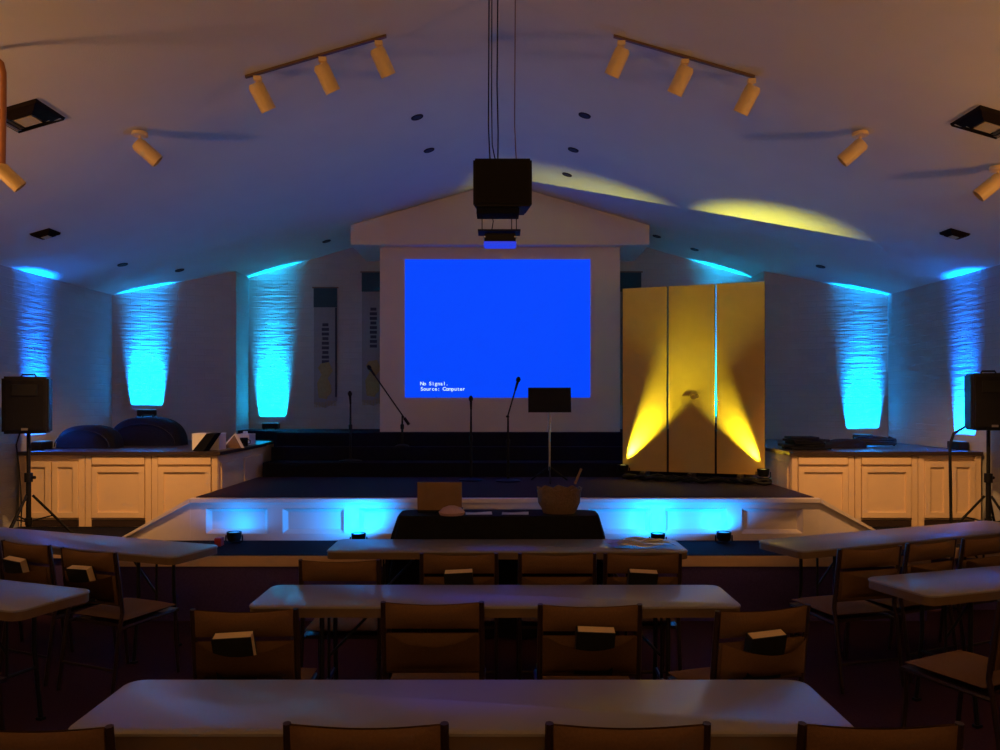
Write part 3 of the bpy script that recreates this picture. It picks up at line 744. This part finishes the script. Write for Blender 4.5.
# ------------------------------------------------------------------ black draped table and what lies on it
DX, DY = -.01, 5.95
dt = thing('draped_table', 'table under a black floor-length cloth in front of the platform', 'table', (DX, DY, 0))
def cloth(b):
    W, D, H = 1.50, .36, .90; nx = 80
    def ring(k, z, flare):
        P = []; 
        per = []
        for i in range(120):
            a = 2*PI*i/120; c, s = math.cos(a), math.sin(a)
            m = max(abs(c)/(.5), abs(s)/(.5))
            ex = 6
            r = (abs(c)**ex+abs(s)**ex)**(-1/ex)
            w = 1+0
            fold = flare*(1+.55*math.sin(a*17)+.3*math.sin(a*31+1))
            per.append(b.verts.new((r*c*W/2+c*fold, r*s*D/2+s*fold*.35, z)))
        return per
    rs = [ring(0, H, 0), ring(1, H-.02, .008), ring(2, H-.15, .035), ring(3, H*.55, .07), ring(4, .25, .10), ring(5, .01, .12)]
    b.faces.new(rs[0])
    for A, B in zip(rs, rs[1:]):
        for i in range(120): b.faces.new((A[i], A[(i+1) % 120], B[(i+1) % 120], B[i]))
part('tablecloth', cloth, M_cloth, dt, True)
for sx in (-1, 1):
    part('leg', lambda b: [tube(b, [(sx*.6, sy*.14, 0.005), (sx*.6, sy*.14, .88)], .015, 8) for sy in (-1, 1)], M_tleg, dt)
TZ = .902
lp = thing('open_laptop', 'brown-backed open laptop at the left of the black draped table', 'laptop', (-.46, 5.95, TZ))
part('lid', lambda b: vbox(b, (0, -.005, .125), (.34, .010, .22), Matrix.Rotation(.12, 3, 'X'), bev=.004), M_brown, lp)
part('keyboard_base', lambda b: vbox(b, (0, .09, .010), (.34, .18, .016), bev=.004), M_black, lp)
def wick(b):
    rings = []; n = 28
    for f, z in ((.72, 0), (.80, .03), (.94, .08), (1.0, .15), (1.03, .19), (.97, .19), (.90, .12), (.75, .02)):
        rings.append([b.verts.new((.165*f*math.cos(2*PI*k/n)*(1+.04*math.sin(k*3+z*40)), .12*f*math.sin(2*PI*k/n), z+.012*math.sin(k*2.1)*(z > .1))) for k in range(n)])
    for A, B in zip(rings, rings[1:]):
        for k in range(n): b.faces.new((A[k], A[(k+1) % n], B[(k+1) % n], B[k]))
    b.faces.new(rings[0][::-1]); b.faces.new(rings[-1])
bs = thing('wicker_basket', 'lumpy brown basket at the right of the black draped table', 'basket', (.45, 5.93, TZ))
part('bowl', wick, M_wick, bs, True)
part('handle', lambda b: tube(b, [(.12, 0, .22), (.155, .01, .30), (.17, .01, .335)], .010, 6), M_brown, bs, True)
def mound(b):
    lathe(b, [(.09, 0), (.10, .02), (.07, .05), (.03, .065), (0, .068)], seg=18)
one('folded_cloth', 'small pinkish-brown crumpled cloth in front of the open laptop', 'cloth', mound, M_pink, (-.36, 5.84, TZ), 0, smooth=True)
sheetb = lambda b: grid(b, lambda u, v: Vector(((u-.5)*.20, (v-.5)*.13, .004+.004*math.sin(u*5)*math.sin(v*4))), 8, 6, .002)
for k, (x, y, rz, lab) in enumerate([(-.16, 5.88, .05, 'white sheet of paper left of centre on the black draped table'), (.115, 5.88, -.04, 'white sheet of paper right of centre on the black draped table')]):
    one('paper_sheet', lab, 'paper', sheetb, M_paper, (x, y, TZ), rz, 'papers on the black draped table')
# plastic sleeve and papers on the third table
def sleeve(b):
    grid(b, lambda u, v: Vector(((u-.5)*.44, (v-.5)*.30, .008+.012*(math.sin(u*9+v*3)*math.sin(v*7+u*2)+1)*(1 if 0 < u < 1 else .3))), 20, 14, .0015)
one('plastic_sleeve', 'crumpled clear plastic sheet at the right end of the third table', 'plastic sheet', sleeve, M_film, (.98, 5.50, TH), .1, smooth=True)
one('cable_ties', 'thin pale cord curled on top of the plastic sheet on the third table', 'cord', lambda b: tube(b, [(-.12+.03*k, .05*math.sin(k*1.3), .036+.003*math.sin(k)) for k in range(10)], .004, 6), M_paper, (.99, 5.50, TH), 0, smooth=True)

# ------------------------------------------------------------------ things on the counters
def hump(b, w, d, h, skew=0):
    def g(u, v):
        a = u*PI; t = 2*v-1; r = max(0, 1-abs(t)**5)**.35; r = .02+.98*r
        return Vector((-math.cos(a)*abs(math.cos(a))**-.25*w/2*r if abs(math.cos(a)) > 1e-4 else 0, t*d/2, .003+abs(math.sin(a))**.85*h*r)) + Vector((skew*math.sin(a)*h, 0, 0))
    grid(b, g, 32, 20)
    bmesh.ops.holes_fill(b, edges=[e for e in b.edges if e.is_boundary], sides=0)
g1 = thing('instrument_case', 'low rounded black case on the left counter beside the side wall', 'case', (-3.99, 8.45, CT))
part('shell', lambda b: hump(b, .62, .34, .235), M_navycase, g1, True)
part('zip', lambda b: tube(b, [(-.28*math.cos(k*PI/12), -.172, .02+.17*math.sin(k*PI/12)) for k in range(13)], .006, 6), M_black, g1, True)
g2 = thing('instrument_case', 'larger rounded black case under the left cyan column', 'case', (-3.85, 8.75-.12, CT))
g2.location = (-3.42, 8.55, CT); g2['label'] = 'larger rounded black case on the left counter next to the papers'
g2.location = (-3.86, 8.62, CT)
g2.location = (-3.88, 8.62, CT)
part('shell', lambda b: hump(b, .80, .36, .31), M_navycase, g2, True)
part('handle', lambda b: tube(b, [(-.06, -.02, .30), (-.05, -.02, .335), (.05, -.02, .335), (.06, -.02, .30)], .010, 8), M_black, g2, True)
part('zip', lambda b: tube(b, [(-.36*math.cos(k*PI/12), -.182, .02+.22*math.sin(k*PI/12)) for k in range(13)], .006, 6), M_black, g2, True)
g1.location = (-4.40, 8.10, CT); g1.rotation_euler = (0, 0, 0)
g1.location = (-4.28, 8.15, CT)
one('white_box', 'white carton at the inner end of the left counter', 'box', lambda b: (vbox(b, (0, 0, .08), (.27, .20, .16), bev=.004), vbox(b, (0, 0, .162), (.275, .205, .008))), M_paper, (-2.93, 7.86, CT), 0)
one('black_folder', 'black folder leaning against the white carton', 'folder', lambda b: prism(b, [(-.14, 0, 0), (-.03, 0, 0), (.09, 0, .175), (-.00, 0, .175)], (0, .16, 0)), M_navycase, (-2.86, 7.60, CT))
rb = thing('songbook', 'red and white songbook propped beside the black folder', 'book', (-2.79, 8.12, CT))
part('cover', lambda b: prism(b, [(-.09, 0, 0), (.09, 0, 0), (.02, 0, .13)], (0, .02, 0)), M_brown, rb)
part('cover_border', lambda b: prism(b, [(-.12, .022, 0), (.12, .022, 0), (.03, .022, .16)], (0, .01, 0)), M_paper, rb)
one('blue_mug', 'small dark blue mug near the stage end of the left counter', 'mug', lambda b: (lathe(b, [(0, 0), (.04, 0), (.042, .09), (.036, .09), (.034, .01), (0, .01)], seg=18), tube(b, [(.04, 0, .07), (.068, 0, .06), (.068, 0, .03), (.04, 0, .02)], .005, 6)), M_navycase, (-2.79, 8.50, CT), smooth=True)
one('tissue_box', 'pale box behind the mug at the stage end of the left counter', 'box', lambda b: (vbox(b, (0, 0, .06), (.16, .22, .12), bev=.005), vbox(b, (0, 0, .13), (.05, .03, .04), bev=.01)), M_paper, (-2.86, 8.76, CT))
def pile(b, w, d, h, n, seed):
    r = random.Random(seed)
    for k in range(n):
        z = .012+k*h/n; ww = w*(1-.12*k*r.random()); vbox(b, (r.uniform(-.04, .04), r.uniform(-.03, .03), z+.005), (ww, d*(.8+.2*r.random()), h/n*.9), Matrix.Rotation(r.uniform(-.2, .2), 3, 'Z'), bev=.006)
one('stack_of_folders', 'untidy stack of dark folders on the right counter beside the gold screen', 'folders', lambda b: pile(b, .40, .28, .13, 5, 3), M_navycase, (3.08, 7.86, CT))
one('grey_jacket', 'dark crumpled jacket lying on the folders end of the right counter', 'jacket', lambda b: hump(b, .42, .26, .09, .3), M_cloth, (3.60, 8.16, CT), .2, smooth=True)
k1 = thing('cable_coil', 'low black cable coil below the right cyan column', 'cable', (4.02, 8.35, CT))
part('coil', lambda b: tube(b, [((.20+.02*math.sin(k*.9))*math.cos(k*.35), (.14+.01*math.sin(k))*math.sin(k*.35), .018+.0012*k+.035*max(0, math.sin(k*.35))) for k in range(56)], .014, 6), M_black, k1, True)

# ------------------------------------------------------------------ house lights (warm, dim) and added warm fill lamps 
WARM = (1.0, .47, .15)
for s in (-1, 1):
    area('side_sconce_uplight', (s*4.35, 3.2, 2.0), (-s*.25, .1, 1), .4, .3, 42, WARM, math.radians(170))
    spot('added_cabinet_spot', (s*2.50, 5.62, 3.40), (s*1.25, 1.93, -2.62), 380, WARM, math.radians(56), 1.0, .05)  # added warm spot, put in to brighten the cabinet fronts
area('added_ceiling_fill', (0, -1.2, 1.9), (0, .55, 1), 3.0, .4, 62, (1.0, .47, .16), math.radians(170))  # added fill without a fixture, warms the ceiling and the room by bounce
point('rear_lamp', (0, -2.8, 2.2), 14, WARM, .5)


w = bpy.data.worlds.new('world'); S.world = w; w.use_nodes = True
w.node_tree.nodes['Background'].inputs[0].default_value = (.36, .28, .24, 1); w.node_tree.nodes['Background'].inputs[1].default_value = 0.02

# ------------------------------------------------------------------ camera
cam = bpy.data.cameras.new('camera'); co = bpy.data.objects.new('camera', cam); COL.objects.link(co)
co.location = (0, 0, 1.76); co.rotation_euler = (PI/2, 0, 0); cam.sensor_width = 36; cam.lens = 36*.78; cam.shift_y = .025
cam.clip_start = .05; S.camera = co
S.view_settings.view_transform = 'Standard'; S.view_settings.look = 'None'; S.view_settings.gamma = 1; S.view_settings.use_curve_mapping = False
S.view_settings.exposure = 0.0
